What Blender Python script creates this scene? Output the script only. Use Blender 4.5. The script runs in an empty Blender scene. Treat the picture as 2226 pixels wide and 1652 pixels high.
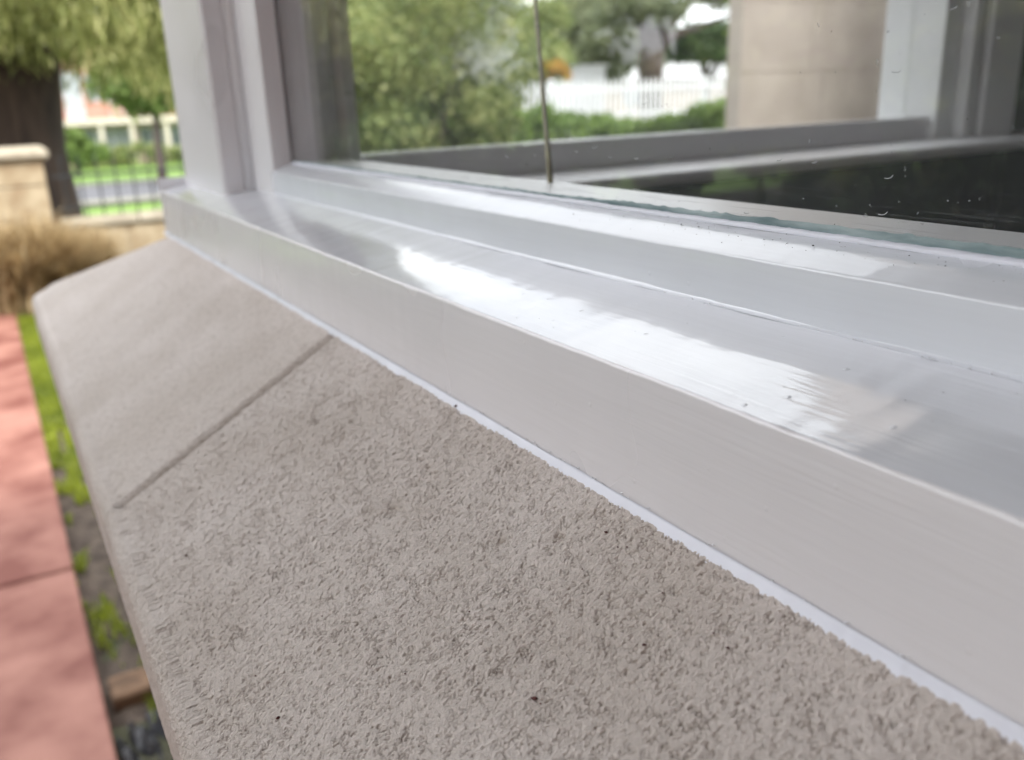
import bpy, math, random
import numpy as np
from mathutils import Vector, Matrix, Euler

# ---------------------------------------------------------------- camera, world, sun, exposure
SC = bpy.context.scene
COL = SC.collection
cam_d = bpy.data.cameras.new('camera'); cam = bpy.data.objects.new('camera', cam_d); COL.objects.link(cam)
_r = Vector((0.85942903, -0.5099271, -0.0368252)); _u = Vector((0.18717462, 0.24679844, 0.95081869)); _b = Vector((-0.47575981, -0.82405393, 0.30755116))
cam.matrix_world = Matrix(((_r.x, _u.x, _b.x, 0), (_r.y, _u.y, _b.y, 0), (_r.z, _u.z, _b.z, 0), (0, 0, 0, 1)))
cam_d.sensor_width = 36; cam_d.lens = 36*1900/2225
cam_d.clip_start = 0.01; cam_d.clip_end = 2000
cam_d.dof.use_dof = True; cam_d.dof.focus_distance = 0.295; cam_d.dof.aperture_fstop = 9.8
SC.camera = cam

SUN_EL, SUN_AZ = math.radians(52), math.radians(160)      # azimuth from +Y, clockwise
W = bpy.data.worlds.new('World'); SC.world = W; W.use_nodes = True
nt = W.node_tree; nt.nodes.clear()
def N(t, k, **kw):
    n = t.nodes.new(k)
    for a, v in kw.items(): setattr(n, a, v)
    return n
out = N(nt, 'ShaderNodeOutputWorld'); bg = N(nt, 'ShaderNodeBackground'); bg.inputs[1].default_value = 0.12
sky = N(nt, 'ShaderNodeTexSky', sky_type='NISHITA', sun_disc=False)
sky.sun_elevation = SUN_EL; sky.sun_rotation = SUN_AZ
tc = N(nt, 'ShaderNodeTexCoord'); mp = N(nt, 'ShaderNodeMapping'); mp.inputs['Scale'].default_value = (1, 1, 2.6); mp.inputs['Location'].default_value = (1.3, 0.4, 0.2)
no = N(nt, 'ShaderNodeTexNoise'); no.inputs['Scale'].default_value = 2.6; no.inputs['Detail'].default_value = 7; no.inputs['Roughness'].default_value = 0.6
rp = N(nt, 'ShaderNodeValToRGB'); rp.color_ramp.elements[0].position = 0.40; rp.color_ramp.elements[1].position = 0.5
rp.color_ramp.elements[0].color = (.62, .62, .62, 1)
mx = N(nt, 'ShaderNodeMix', data_type='RGBA'); mx.inputs[7].default_value = (13.2, 13.3, 13.8, 1)
nt.links.new(tc.outputs['Generated'], mp.inputs[0]); nt.links.new(mp.outputs[0], no.inputs['Vector']); nt.links.new(no.outputs['Fac'], rp.inputs[0])
nt.links.new(rp.outputs[0], mx.inputs[0]); nt.links.new(sky.outputs[0], mx.inputs[6]); nt.links.new(mx.outputs[2], bg.inputs[0]); nt.links.new(bg.outputs[0], out.inputs[0])
sd = bpy.data.lights.new('sun', 'SUN'); sd.energy = 2.0; sd.angle = math.radians(10); sd.color = (1, .95, .88)
sun = bpy.data.objects.new('sun', sd); COL.objects.link(sun)
sdir = Vector((math.sin(SUN_AZ)*math.cos(SUN_EL), math.cos(SUN_AZ)*math.cos(SUN_EL), math.sin(SUN_EL)))
sun.rotation_euler = sdir.to_track_quat('Z', 'Y').to_euler()
SC.view_settings.view_transform = 'Standard'; SC.view_settings.look = 'None'; SC.view_settings.exposure = 1.02; SC.view_settings.gamma = 1
SC.view_settings.use_curve_mapping = False
SC.render.engine = 'CYCLES'
try:
    SC.cycles.max_bounces = 10; SC.cycles.transparent_max_bounces = 24; SC.cycles.diffuse_bounces = 4; SC.cycles.glossy_bounces = 5
    SC.cycles.use_denoising = True; SC.cycles.denoising_prefilter = 'ACCURATE'; SC.cycles.use_adaptive_sampling = False; SC.cycles.sample_clamp_indirect = 4; SC.cycles.blur_glossy = .3; SC.cycles.caustics_reflective = False; SC.cycles.caustics_refractive = False
except Exception: pass

# ---------------------------------------------------------------- helpers
RNG = np.random.default_rng(7); random.seed(5)
GZ = -1.35          # garden level (the lens is the origin)
STREET = -3.0
def at(px, py, Y):
    """world point at distance Y along the wall for a point of the photograph (used to survey real positions)"""
    v = _r*(px-1112.5) + _u*(826-py) - _b*1900
    return v*(Y/v.y)
def mesh_obj(name, verts, faces, mat=None, parent=None, smooth=False):
    me = bpy.data.meshes.new(name)
    me.from_pydata([tuple(v) for v in verts], [], faces); me.update()
    if smooth: me.shade_smooth()
    return link(name, me, mat, parent)
def np_mesh(name, V, F, mat=None, parent=None, smooth=False):
    V = np.asarray(V, np.float32); F = np.asarray(F, np.int32); k = F.shape[1]
    me = bpy.data.meshes.new(name)
    me.vertices.add(len(V)); me.vertices.foreach_set('co', V.ravel())
    me.loops.add(F.size); me.loops.foreach_set('vertex_index', F.ravel())
    me.polygons.add(len(F)); me.polygons.foreach_set('loop_start', np.arange(0, F.size, k, dtype=np.int32))
    try: me.polygons.foreach_set('loop_total', np.full(len(F), k, np.int32))
    except Exception: pass
    me.update(calc_edges=True); me.validate()
    if smooth: me.shade_smooth()
    return link(name, me, mat, parent)
def link(name, me, mat, parent):
    o = bpy.data.objects.new(name, me); COL.objects.link(o)
    if mat and not me.materials: me.materials.append(mat)
    if parent: o.parent = parent
    return o
def tag(o, label=None, cat=None, group=None, kind=None):
    if label: o['label'] = label
    if cat: o['category'] = cat
    if group: o['group'] = group
    if kind: o['kind'] = kind
    return o
def thing(name, label, cat, group=None):
    o = bpy.data.objects.new(name, None); COL.objects.link(o); o.empty_display_size = .05
    return tag(o, label, cat, group)
class MB:
    def __init__(s): s.v = []; s.f = []
    def add(s, V, F):
        b = len(s.v); s.v += [tuple(p) for p in V]; s.f += [tuple(i+b for i in f) for f in F]; return s
    def box(s, x0, x1, y0, y1, z0, z1, c=0):
        if c <= 0:
            V = [(x, y, z) for z in (z0, z1) for y in (y0, y1) for x in (x0, x1)]
            return s.add(V, [(0,2,3,1),(4,5,7,6),(0,1,5,4),(2,6,7,3),(0,4,6,2),(1,3,7,5)])
        # chamfered box: 24 corner points
        import itertools
        lo = (x0, y0, z0); hi = (x1, y1, z1); V = []; idx = {}
        for sgn in itertools.product((0, 1), repeat=3):
            for ax in range(3):
                p = [(hi[i]-(0 if i == ax else c)) if sgn[i] else (lo[i]+(0 if i == ax else c)) for i in range(3)]
                idx[(sgn, ax)] = len(V); V.append(p)
        F = []
        ctr = Vector([(lo[i]+hi[i])/2 for i in range(3)])
        def addf(ids):
            P = [Vector(V[i]) for i in ids]; cc = sum(P, Vector())/len(P)
            P2 = P; n = (P[1]-P[0]).cross(P[2]-P[0])
            if n.dot(cc-ctr) < 0: ids = ids[::-1]
            F.append(tuple(ids))
        for ax in range(3):
            o1, o2 = [i for i in range(3) if i != ax]
            for sv in (0, 1):
                ids = []
                for a, b in ((0,0),(1,0),(1,1),(0,1)):
                    sg = [0,0,0]; sg[ax] = sv; sg[o1] = a; sg[o2] = b; ids.append(idx[(tuple(sg), ax)])
                addf(ids)
            for a, b in itertools.product((0, 1), repeat=2):       # edge along ax
                s0 = [0,0,0]; s0[o1] = a; s0[o2] = b; s1 = list(s0); s1[ax] = 1; s0 = tuple(s0); s1 = tuple(s1)
                addf([idx[(s0, o1)], idx[(s1, o1)], idx[(s1, o2)], idx[(s0, o2)]])
        for sgn in itertools.product((0, 1), repeat=3): addf([idx[(sgn, 0)], idx[(sgn, 1)], idx[(sgn, 2)]])
        return s.add(V, F)
    def tube(s, pts, rad, n=8, cap=True):
        pts = [Vector(p) for p in pts]; rad = rad if isinstance(rad, (list, tuple)) else [rad]*len(pts)
        V = []
        for i, p in enumerate(pts):
            d = (pts[min(i+1, len(pts)-1)]-pts[max(i-1, 0)]).normalized()
            a = d.orthogonal().normalized() if i == 0 else (a - d*a.dot(d)).normalized()
            b = d.cross(a)
            for k in range(n):
                t = 2*math.pi*k/n; V.append(p+(a*math.cos(t)+b*math.sin(t))*rad[i])
        F = [(i*n+k, i*n+(k+1) % n, (i+1)*n+(k+1) % n, (i+1)*n+k) for i in range(len(pts)-1) for k in range(n)]
        if cap: F += [tuple(range(n))[::-1], tuple((len(pts)-1)*n+k for k in range(n))]
        return s.add(V, F)
    def prism(s, poly, z0, z1, axis='z'):
        n = len(poly)
        if axis == 'z': V = [(a, b, z0) for a, b in poly]+[(a, b, z1) for a, b in poly]
        elif axis == 'y': V = [(a, z0, b) for a, b in poly]+[(a, z1, b) for a, b in poly]
        else: V = [(z0, a, b) for a, b in poly]+[(z1, a, b) for a, b in poly]
        F = [(k, (k+1) % n, (k+1) % n+n, k+n) for k in range(n)]+[tuple(range(n))[::-1], tuple(range(n, 2*n))]
        return s.add(V, F)
    def build(s, name, mat, parent=None, smooth=False): return mesh_obj(name, s.v, s.f, mat, parent, smooth)
def fixn(o):
    import bmesh
    bm = bmesh.new(); bm.from_mesh(o.data); bmesh.ops.recalc_face_normals(bm, faces=bm.faces); bm.to_mesh(o.data); bm.free(); return o

def vnoise(x, y, seed=0):
    """smooth value noise, vectorised, range 0..1"""
    def h(i, j):
        n = (i.astype(np.int64)*374761393 + j.astype(np.int64)*668265263 + seed*1442695041) & 0xffffffff
        n = ((n ^ (n >> 13))*1274126177) & 0xffffffff
        return ((n ^ (n >> 16)) & 0xffffff)/float(0xffffff)
    xi = np.floor(x); yi = np.floor(y); fx = x-xi; fy = y-yi
    fx = fx*fx*(3-2*fx); fy = fy*fy*(3-2*fy)
    a = h(xi, yi); b = h(xi+1, yi); c = h(xi, yi+1); d = h(xi+1, yi+1)
    return (a*(1-fx)+b*fx)*(1-fy)+(c*(1-fx)+d*fx)*fy
def fbm(x, y, seed=0, o=3):
    r = 0; a = .5; t = 0
    for k in range(o):
        r = r+a*vnoise(x*2**k+7.3*k, y*2**k-3.1*k, seed+k); t += a; a *= .5
    return r/t

# ---------------------------------------------------------------- materials
def mat(name, col, rough=.7, var=.12, scale=8, bump=0, bscale=60, spec=.5, col2=None, stretch=(1, 1, 1), detail=6, coat=0, bdist=.002, metal=0, contrast=(.35, .65)):
    m = bpy.data.materials.new(name); m.use_nodes = True; t = m.node_tree; p = t.nodes['Principled BSDF']
    p.inputs['Roughness'].default_value = rough; p.inputs['Specular IOR Level'].default_value = spec; p.inputs['Metallic'].default_value = metal
    if coat: p.inputs['Coat Weight'].default_value = coat; p.inputs['Coat Roughness'].default_value = .08
    c = N(t, 'ShaderNodeTexCoord'); g = N(t, 'ShaderNodeMapping'); g.inputs['Scale'].default_value = stretch
    t.links.new(c.outputs['Object'], g.inputs[0])
    n = N(t, 'ShaderNodeTexNoise'); n.inputs['Scale'].default_value = scale; n.inputs['Detail'].default_value = detail
    t.links.new(g.outputs[0], n.inputs['Vector'])
    r = N(t, 'ShaderNodeValToRGB'); r.color_ramp.elements[0].position = contrast[0]; r.color_ramp.elements[1].position = contrast[1]
    c2 = col2 or tuple(v*(1-var*2) for v in col); 
    r.color_ramp.elements[0].color = (*c2, 1); r.color_ramp.elements[1].color = (*col, 1)
    t.links.new(n.outputs['Fac'], r.inputs[0]); t.links.new(r.outputs[0], p.inputs['Base Color'])
    if bump:
        n2 = N(t, 'ShaderNodeTexNoise'); n2.inputs['Scale'].default_value = bscale; n2.inputs['Detail'].default_value = 4
        t.links.new(g.outputs[0], n2.inputs['Vector'])
        b = N(t, 'ShaderNodeBump'); b.inputs['Strength'].default_value = bump; b.inputs['Distance'].default_value = bdist
        t.links.new(n2.outputs['Fac'], b.inputs['Height']); t.links.new(b.outputs[0], p.inputs['Normal'])
    return m

def paint_mat(name, col, axis, rough=.1, strength=1.0, gloss=True, nibs=.00022, coatw=.42):
    """gloss enamel with brush marks running along one axis"""
    m = bpy.data.materials.new(name); m.use_nodes = True; t = m.node_tree; p = t.nodes['Principled BSDF']
    p.inputs['Roughness'].default_value = rough; p.inputs['Specular IOR Level'].default_value = 1.0
    p.inputs['Coat Weight'].default_value = coatw if gloss else 0; p.inputs['Coat Roughness'].default_value = .02; p.inputs['Coat IOR'].default_value = 1.6
    c = N(t, 'ShaderNodeTexCoord')
    def noise(sc, st, det, rgh=.5):
        g = N(t, 'ShaderNodeMapping'); g.inputs['Scale'].default_value = st; t.links.new(c.outputs['Object'], g.inputs[0])
        n = N(t, 'ShaderNodeTexNoise'); n.inputs['Scale'].default_value = sc; n.inputs['Detail'].default_value = det; n.inputs['Roughness'].default_value = rgh
        n.inputs['Distortion'].default_value = .3
        t.links.new(g.outputs[0], n.inputs['Vector']); return n
    s1 = {'y': (1, .05, 1), 'x': (.05, 1, 1), 'z': (1, 1, .05)}[axis]
    s2 = {'y': (1, .12, 1), 'x': (.12, 1, 1), 'z': (1, 1, .12)}[axis]
    a = noise(480, s1, 1.5, .5); b2 = noise(45, s2, 3); d = noise(9, (1, 1, 1), 2)
    def mul(x, k):
        q = N(t, 'ShaderNodeMath', operation='MULTIPLY'); t.links.new(x, q.inputs[0]); q.inputs[1].default_value = k; return q.outputs[0]
    def add(x, y):
        q = N(t, 'ShaderNodeMath', operation='ADD'); t.links.new(x, q.inputs[0]); t.links.new(y, q.inputs[1]); return q.outputs[0]
    def prod(x, y):
        q = N(t, 'ShaderNodeMath', operation='MULTIPLY'); t.links.new(x, q.inputs[0]); t.links.new(y, q.inputs[1]); return q.outputs[0]
    pn = noise(22, s2, 2); pr = N(t, 'ShaderNodeMapRange', interpolation_type='SMOOTHSTEP'); pr.inputs[1].default_value = .42; pr.inputs[2].default_value = .66; pr.inputs[3].default_value = .1; pr.inputs[4].default_value = .6
    t.links.new(pn.outputs['Fac'], pr.inputs[0]); patch = pr.outputs[0]
    # pimples and dust nibs in the paint
    vo = N(t, 'ShaderNodeTexVoronoi'); vo.inputs['Scale'].default_value = 75; t.links.new(c.outputs['Object'], vo.inputs['Vector'])
    ls = N(t, 'ShaderNodeMapRange'); ls.inputs[1].default_value = .0; ls.inputs[2].default_value = .075; ls.inputs[3].default_value = 1; ls.inputs[4].default_value = 0
    t.links.new(vo.outputs['Distance'], ls.inputs[0])
    hsum = add(add(mul(prod(a.outputs['Fac'], patch), .00055), mul(b2.outputs['Fac'], .0001)), mul(ls.outputs[0], nibs))
    bp = N(t, 'ShaderNodeBump'); bp.inputs['Strength'].default_value = strength; bp.inputs['Distance'].default_value = 1
    t.links.new(hsum, bp.inputs['Height']); t.links.new(bp.outputs[0], p.inputs['Normal']); t.links.new(bp.outputs[0], p.inputs['Coat Normal'])
    r = N(t, 'ShaderNodeValToRGB'); r.color_ramp.elements[0].position = .3; r.color_ramp.elements[1].position = .7
    r.color_ramp.elements[0].color = (*[v*.93 for v in col], 1); r.color_ramp.elements[1].color = (*col, 1)
    mixf = add(mul(a.outputs['Fac'], .35), mul(d.outputs['Fac'], .65))
    t.links.new(mixf, r.inputs[0]); t.links.new(r.outputs[0], p.inputs['Base Color'])
    rr = N(t, 'ShaderNodeMapRange'); rr.inputs[3].default_value = rough*.6; rr.inputs[4].default_value = rough*1.6
    t.links.new(d.outputs['Fac'], rr.inputs[0]); t.links.new(rr.outputs[0], p.inputs['Roughness'])
    return m

def glass_mat(name, dirt_z=None, tint=(.982, .988, .985)):
    """thin window glass: Schlick reflection over a straight-through tinted sheet, with wiped dirt and scratches low down, plus a pale haze veil"""
    m = bpy.data.materials.new(name); m.use_nodes = True; t = m.node_tree; t.nodes.clear()
    o = N(t, 'ShaderNodeOutputMaterial'); ge = N(t, 'ShaderNodeNewGeometry')
    dt = N(t, 'ShaderNodeVectorMath', operation='DOT_PRODUCT'); t.links.new(ge.outputs['Incoming'], dt.inputs[0]); t.links.new(ge.outputs['Normal'], dt.inputs[1])
    def M(op, a, b=None, c=None):
        q = N(t, 'ShaderNodeMath', operation=op)
        for i, v in enumerate((a, b, c)):
            if v is None: continue
            if isinstance(v, (int, float)): q.inputs[i].default_value = v
            else: t.links.new(v, q.inputs[i])
        return q.outputs[0]
    ab = M('ABSOLUTE', dt.outputs['Value']); om = M('SUBTRACT', 1, ab); pw = M('POWER', om, 5); fr = M('MULTIPLY_ADD', pw, .96, .04)
    tr = N(t, 'ShaderNodeBsdfTransparent'); tr.inputs[0].default_value = (*tint, 1)
    gl = N(t, 'ShaderNodeBsdfGlossy'); gl.inputs['Roughness'].default_value = .003; gl.inputs[0].default_value = (1, 1, 1, 1)
    mx = N(t, 'ShaderNodeMixShader'); t.links.new(fr, mx.inputs[0]); t.links.new(tr.outputs[0], mx.inputs[1]); t.links.new(gl.outputs[0], mx.inputs[2])
    fin = mx.outputs[0]
    if dirt_z is not None:
        c = N(t, 'ShaderNodeTexCoord')
        def noise(sc, st, det=4):
            g = N(t, 'ShaderNodeMapping'); g.inputs['Scale'].default_value = st; t.links.new(c.outputs['Object'], g.inputs[0])
            n = N(t, 'ShaderNodeTexNoise'); n.inputs['Scale'].default_value = sc; n.inputs['Detail'].default_value = det; t.links.new(g.outputs[0], n.inputs['Vector']); return n.outputs['Fac']
        sx = N(t, 'ShaderNodeSeparateXYZ'); t.links.new(c.outputs['Object'], sx.inputs[0])
        mr = N(t, 'ShaderNodeMapRange'); mr.inputs[1].default_value = dirt_z; mr.inputs[2].default_value = dirt_z+.022; mr.inputs[3].default_value = 1; mr.inputs[4].default_value = 0
        t.links.new(sx.outputs['Z'], mr.inputs[0])
        scr = noise(900, (1, .02, 1), 3); s2 = M('MULTIPLY', M('GREATER_THAN', scr, .62), M('POWER', mr.outputs[0], 1.5)); s2 = M('MULTIPLY', s2, .14)
        haze_veil = M('MULTIPLY', noise(14, (1, .6, 1)), .06)  # pale veil mixed into the pane, imitating reflected haze
        sp = noise(260, (1, 1, 1), 2); spots = M('MULTIPLY', M('GREATER_THAN', sp, .76), .28)
        tot = M('ADD', M('ADD', s2, haze_veil), spots)
        df = N(t, 'ShaderNodeBsdfDiffuse'); df.inputs[0].default_value = (.5, .53, .55, 1)
        m2 = N(t, 'ShaderNodeMixShader'); t.links.new(tot, m2.inputs[0]); t.links.new(fin, m2.inputs[1]); t.links.new(df.outputs[0], m2.inputs[2]); fin = m2.outputs[0]
    t.links.new(fin, o.inputs[0]); return m

def leaf_mat(name, c1, c2, c3=None, scale=1.2):
    m = bpy.data.materials.new(name); m.use_nodes = True; t = m.node_tree; p = t.nodes['Principled BSDF']; p.inputs['Roughness'].default_value = .55
    ge = N(t, 'ShaderNodeNewGeometry'); c = N(t, 'ShaderNodeTexCoord'); n = N(t, 'ShaderNodeTexNoise'); n.inputs['Scale'].default_value = scale; n.inputs['Detail'].default_value = 3
    t.links.new(c.outputs['Object'], n.inputs['Vector'])
    ad = N(t, 'ShaderNodeMath', operation='MULTIPLY_ADD'); t.links.new(ge.outputs['Random Per Island'], ad.inputs[0]); ad.inputs[1].default_value = .4; t.links.new(n.outputs['Fac'], ad.inputs[2])
    sb = N(t, 'ShaderNodeMath', operation='SUBTRACT'); t.links.new(ad.outputs[0], sb.inputs[0]); sb.inputs[1].default_value = .2
    r = N(t, 'ShaderNodeValToRGB'); e = r.color_ramp.elements; e[0].position = .3; e[1].position = .72; e[0].color = (*c1, 1); e[1].color = (*c2, 1)
    if c3: q = e.new(.55); q.color = (*c3, 1)
    t.links.new(sb.outputs[0], r.inputs[0]); t.links.new(r.outputs[0], p.inputs['Base Color'])
    tl = N(t, 'ShaderNodeBsdfTranslucent'); t.links.new(r.outputs[0], tl.inputs[0])
    mx = N(t, 'ShaderNodeMixShader'); mx.inputs[0].default_value = .35
    o = t.nodes['Material Output']; t.links.new(p.outputs[0], mx.inputs[1]); t.links.new(tl.outputs[0], mx.inputs[2]); t.links.new(mx.outputs[0], o.inputs[0])
    return m

M_py = paint_mat('white_enamel_lengthwise', (.765, .785, .83), 'y', rough=.12)
M_rail = paint_mat('white_enamel_duller', (.755, .785, .835), 'y', rough=.22, coatw=.28)
M_fascia = paint_mat('white_enamel_fascia', (.80, .785, .81), 'y', rough=.24, coatw=.2)
M_px = paint_mat('white_enamel_crosswise', (.79, .785, .805), 'x', rough=.2)
M_pz = paint_mat('white_enamel_upright', (.79, .785, .80), 'z', rough=.3, strength=.5, gloss=False, nibs=0)
M_pin = paint_mat('interior_white_paint', (.8, .795, .81), 'y', rough=.35, strength=.4, gloss=False, nibs=0)
M_caulk = mat('fresh_caulk', (.74, .76, .84), rough=.32, var=.03, scale=40, bump=.3, bscale=300, bdist=.0006)
M_glass = glass_mat('front_glass', -.0481)
M_glass2 = glass_mat('side_glass', None)
M_scum = mat('green_blue_paint_scum', (.34, .42, .43), rough=.6, col2=(.12, .19, .2), scale=120, stretch=(1, .25, 1), bump=.5, bscale=900, bdist=.0008)
M_grit = mat('dark_red_grit', (.12, .035, .03), rough=.8, var=.3, scale=900)
M_debris = mat('dark_debris', (.08, .06, .06), rough=.9, var=.4, scale=500)
M_flake = mat('white_paint_flakes', (.75, .76, .78), rough=.6, var=.1, scale=400)
M_spot = mat('dried_spots', (.42, .44, .45), rough=.6, var=.15, scale=400)
M_cane = mat('olive_cane', (.42, .37, .25), rough=.55, col2=(.25, .21, .13), scale=60, stretch=(1, 1, .2))
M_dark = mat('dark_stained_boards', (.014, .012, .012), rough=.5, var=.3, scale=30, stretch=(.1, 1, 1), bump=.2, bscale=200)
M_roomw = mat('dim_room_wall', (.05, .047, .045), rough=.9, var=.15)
M_bark = mat('tree_bark', (.075, .05, .038), rough=.95, col2=(.03, .02, .016), scale=7, stretch=(1, 1, .25), bump=.8, bscale=18, bdist=.03)
M_barkg = mat('grey_bark', (.14, .105, .09), rough=.95, col2=(.06, .045, .04), scale=5, stretch=(1, 1, .25), bump=.8, bscale=14, bdist=.03)
M_lime = mat('limestone', (.52, .43, .29), rough=.9, col2=(.34, .25, .15), scale=7, bump=.6, bscale=40, bdist=.006)
M_cap = mat('limestone_cap', (.5, .45, .35), rough=.9, col2=(.38, .33, .25), scale=9, bump=.5, bscale=50, bdist=.004)
M_wing = mat('house_limestone', (.57, .505, .45), rough=.9, col2=(.48, .42, .37), scale=4, bump=.5, bscale=60, bdist=.004)
M_mort = mat('pale_mortar', (.5, .47, .4), rough=.95, var=.08, scale=30)
M_path = mat('red_oxide_concrete', (.35, .165, .125), rough=.65, col2=(.17, .05, .035), scale=4, bump=.35, bscale=70, bdist=.003, detail=9, contrast=(.36, .62))
M_soil = mat('garden_soil', (.13, .1, .075), rough=.95, col2=(.055, .04, .03), scale=22, bump=1, bscale=70, bdist=.02)
M_ground = mat('garden_lawn_ground', (.07, .075, .035), rough=.95, col2=(.045, .04, .028), scale=2.5, bump=.8, bscale=30, bdist=.02)
M_lawn = mat('verge_grass', (.15, .26, .035), rough=.9, col2=(.1, .18, .03), scale=1.2, bump=.6, bscale=9, bdist=.04)
M_asph = mat('asphalt', (.12, .125, .135), rough=.85, col2=(.09, .092, .1), scale=2, bump=.4, bscale=60, bdist=.005)
M_kerb = mat('kerb_concrete', (.4, .38, .34), rough=.9, var=.1)
M_iron = mat('dark_iron', (.045, .05, .055), rough=.5, var=.2)
M_brick = mat('pink_brick', (.5, .27, .21), rough=.85, col2=(.42, .21, .16), scale=3)
M_bsand = mat('sandy_render', (.46, .36, .28), rough=.9, var=.08, scale=1)
M_trim = mat('cream_trim', (.62, .57, .46), rough=.7, var=.05)
M_wht = mat('white_gloss', (.78, .79, .8), rough=.4, var=.04)
M_pane = mat('far_window_glass', (.16, .19, .22), rough=.08, col2=(.3, .33, .36), scale=.8, spec=1)
M_curt = mat('net_curtain', (.34, .37, .4), rough=.8, col2=(.35, .38, .4), scale=4, stretch=(4, 1, .2))
M_roof = mat('terracotta_roof', (.3, .12, .07), rough=.85, var=.2, scale=3)
M_groof = mat('grey_sheet_roof', (.45, .45, .45), rough=.6, var=.06)
M_brown = mat('brown_edging_brick', (.2, .12, .07), rough=.9, col2=(.1, .06, .035), scale=20, bump=.6, bscale=90, bdist=.003)
M_slate = mat('dark_wet_slate', (.045, .047, .055), rough=.35, col2=(.02, .02, .022), scale=9, bump=.8, bscale=25, bdist=.01)
M_soffit = mat('eave_soffit', (.36, .35, .33), rough=.7, var=.04)

# painted stone: fine sandy paint with pits, colour from grain relief
def stone_mat():
    m = bpy.data.materials.new('painted_stone'); m.use_nodes = True; t = m.node_tree; p = t.nodes['Principled BSDF']
    p.inputs['Roughness'].default_value = .62; p.inputs['Specular IOR Level'].default_value = .35
    c = N(t, 'ShaderNodeTexCoord')
    n1 = N(t, 'ShaderNodeTexNoise'); n1.inputs['Scale'].default_value = 14; n1.inputs['Detail'].default_value = 5; t.links.new(c.outputs['Object'], n1.inputs['Vector'])
    r = N(t, 'ShaderNodeValToRGB'); r.color_ramp.elements[0].position = .32; r.color_ramp.elements[1].position = .7
    r.color_ramp.elements[0].color = (.56, .498, .45, 1); r.color_ramp.elements[1].color = (.665, .605, .565, 1)
    t.links.new(n1.outputs['Fac'], r.inputs[0])
    at_ = N(t, 'ShaderNodeAttribute', attribute_name='grain')                 # darker sandy tone in the pits, their shade put into the colour
    mx = N(t, 'ShaderNodeMix', data_type='RGBA'); mx.inputs[7].default_value = (.25, .195, .14, 1)
    t.links.new(at_.outputs['Fac'], mx.inputs[0]); t.links.new(r.outputs[0], mx.inputs[6]); t.links.new(mx.outputs[2], p.inputs['Base Color'])
    n2 = N(t, 'ShaderNodeTexNoise'); n2.inputs['Scale'].default_value = 1500; n2.inputs['Detail'].default_value = 3; t.links.new(c.outputs['Object'], n2.inputs['Vector'])
    b = N(t, 'ShaderNodeBump'); b.inputs['Strength'].default_value = 1; b.inputs['Distance'].default_value = .0006
    t.links.new(n2.outputs['Fac'], b.inputs['Height']); vr = N(t, 'ShaderNodeTexNoise'); vr.inputs['Scale'].default_value = 520; vr.inputs['Detail'].default_value = 3; vr.inputs['Roughness'].default_value = .65; t.links.new(c.outputs['Object'], vr.inputs['Vector'])
    b2 = N(t, 'ShaderNodeBump'); b2.inputs['Strength'].default_value = .8; b2.inputs['Distance'].default_value = .0007
    t.links.new(vr.outputs['Fac'], b2.inputs['Height']); t.links.new(b.outputs[0], b2.inputs['Normal']); t.links.new(b2.outputs[0], p.inputs['Normal'])
    hs_ = N(t, 'ShaderNodeMapRange'); hs_.inputs[1].default_value = .3; hs_.inputs[2].default_value = .7; hs_.inputs[3].default_value = .84; hs_.inputs[4].default_value = 1.06; t.links.new(vr.outputs['Fac'], hs_.inputs[0])
    vm = N(t, 'ShaderNodeVectorMath', operation='SCALE'); t.links.new(mx.outputs[2], vm.inputs[0]); t.links.new(hs_.outputs[0], vm.inputs['Scale']); t.links.new(vm.outputs[0], p.inputs['Base Color'])
    return m
M_stone = stone_mat()

# ================================================================ SETTING: ground, street
g = MB(); g.box(-60, 5.4, -30, 9.2, GZ-2.4, GZ-.012); tag(g.build('ground', M_ground), kind='structure')
g = MB(); g.box(5.4, 60, -30, 27, GZ-2.4, GZ-.016); tag(g.build('ground', M_ground), kind='structure')
g = MB(); g.box(-500, 500, -30.2, 900, STREET-1, STREET-.02); tag(g.build('terrain', M_lawn), kind='structure')
g = MB(); g.box(-300, 300, 34.0, 42.2, STREET-.5, STREET+.0); tag(g.build('road', M_asph), kind='structure')
g = MB(); g.box(-300, 300, 42.2, 42.45, STREET-.5, STREET+.13).box(-300, 300, 33.75, 34.0, STREET-.5, STREET+.13); tag(g.build('kerb', M_kerb), kind='structure')
g = MB(); g.box(-300, 300, 42.45, 56, STREET-.5, STREET+.1); tag(g.build('verge', M_lawn), kind='structure')

# red path beside the wall, poured in slabs
path = thing('path', None, None); path['kind'] = 'structure'
for y0, y1 in ((-3.2, -.12), (-.105, 2.745), (2.762, 5.4), (5.412, 8.1)):
    m_ = MB().box(-1.25, .012, y0, y1, GZ-.1, GZ+.03, .006); o = m_.build('slab', M_path, path)
    if y0 < 2.7 and y1 > 2.7: pass
g = MB().box(-1.24, .004, -3.2, 8.1, GZ-.12, GZ+.012); o = g.build('joint_filler', M_brown, path)
# soil bed between path and wall: uneven
ys = np.arange(-1.2, 8.3, .03); xs = np.linspace(.0, .15, 10)
X, Y = np.meshgrid(xs, ys); Z = GZ-.02+.03*fbm(X*30, Y*12, 3)-.018*(np.abs(Y-1.75) < .18)
V = np.stack([X, Y, Z], -1).reshape(-1, 3); nx_ = len(xs); ii = np.arange(len(ys)-1)[:, None]*nx_+np.arange(nx_-1)[None]
F = np.stack([ii, ii+1, ii+nx_+1, ii+nx_], -1).reshape(-1, 4)
tag(np_mesh('soil', V, F, M_soil, smooth=True), kind='structure')

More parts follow.
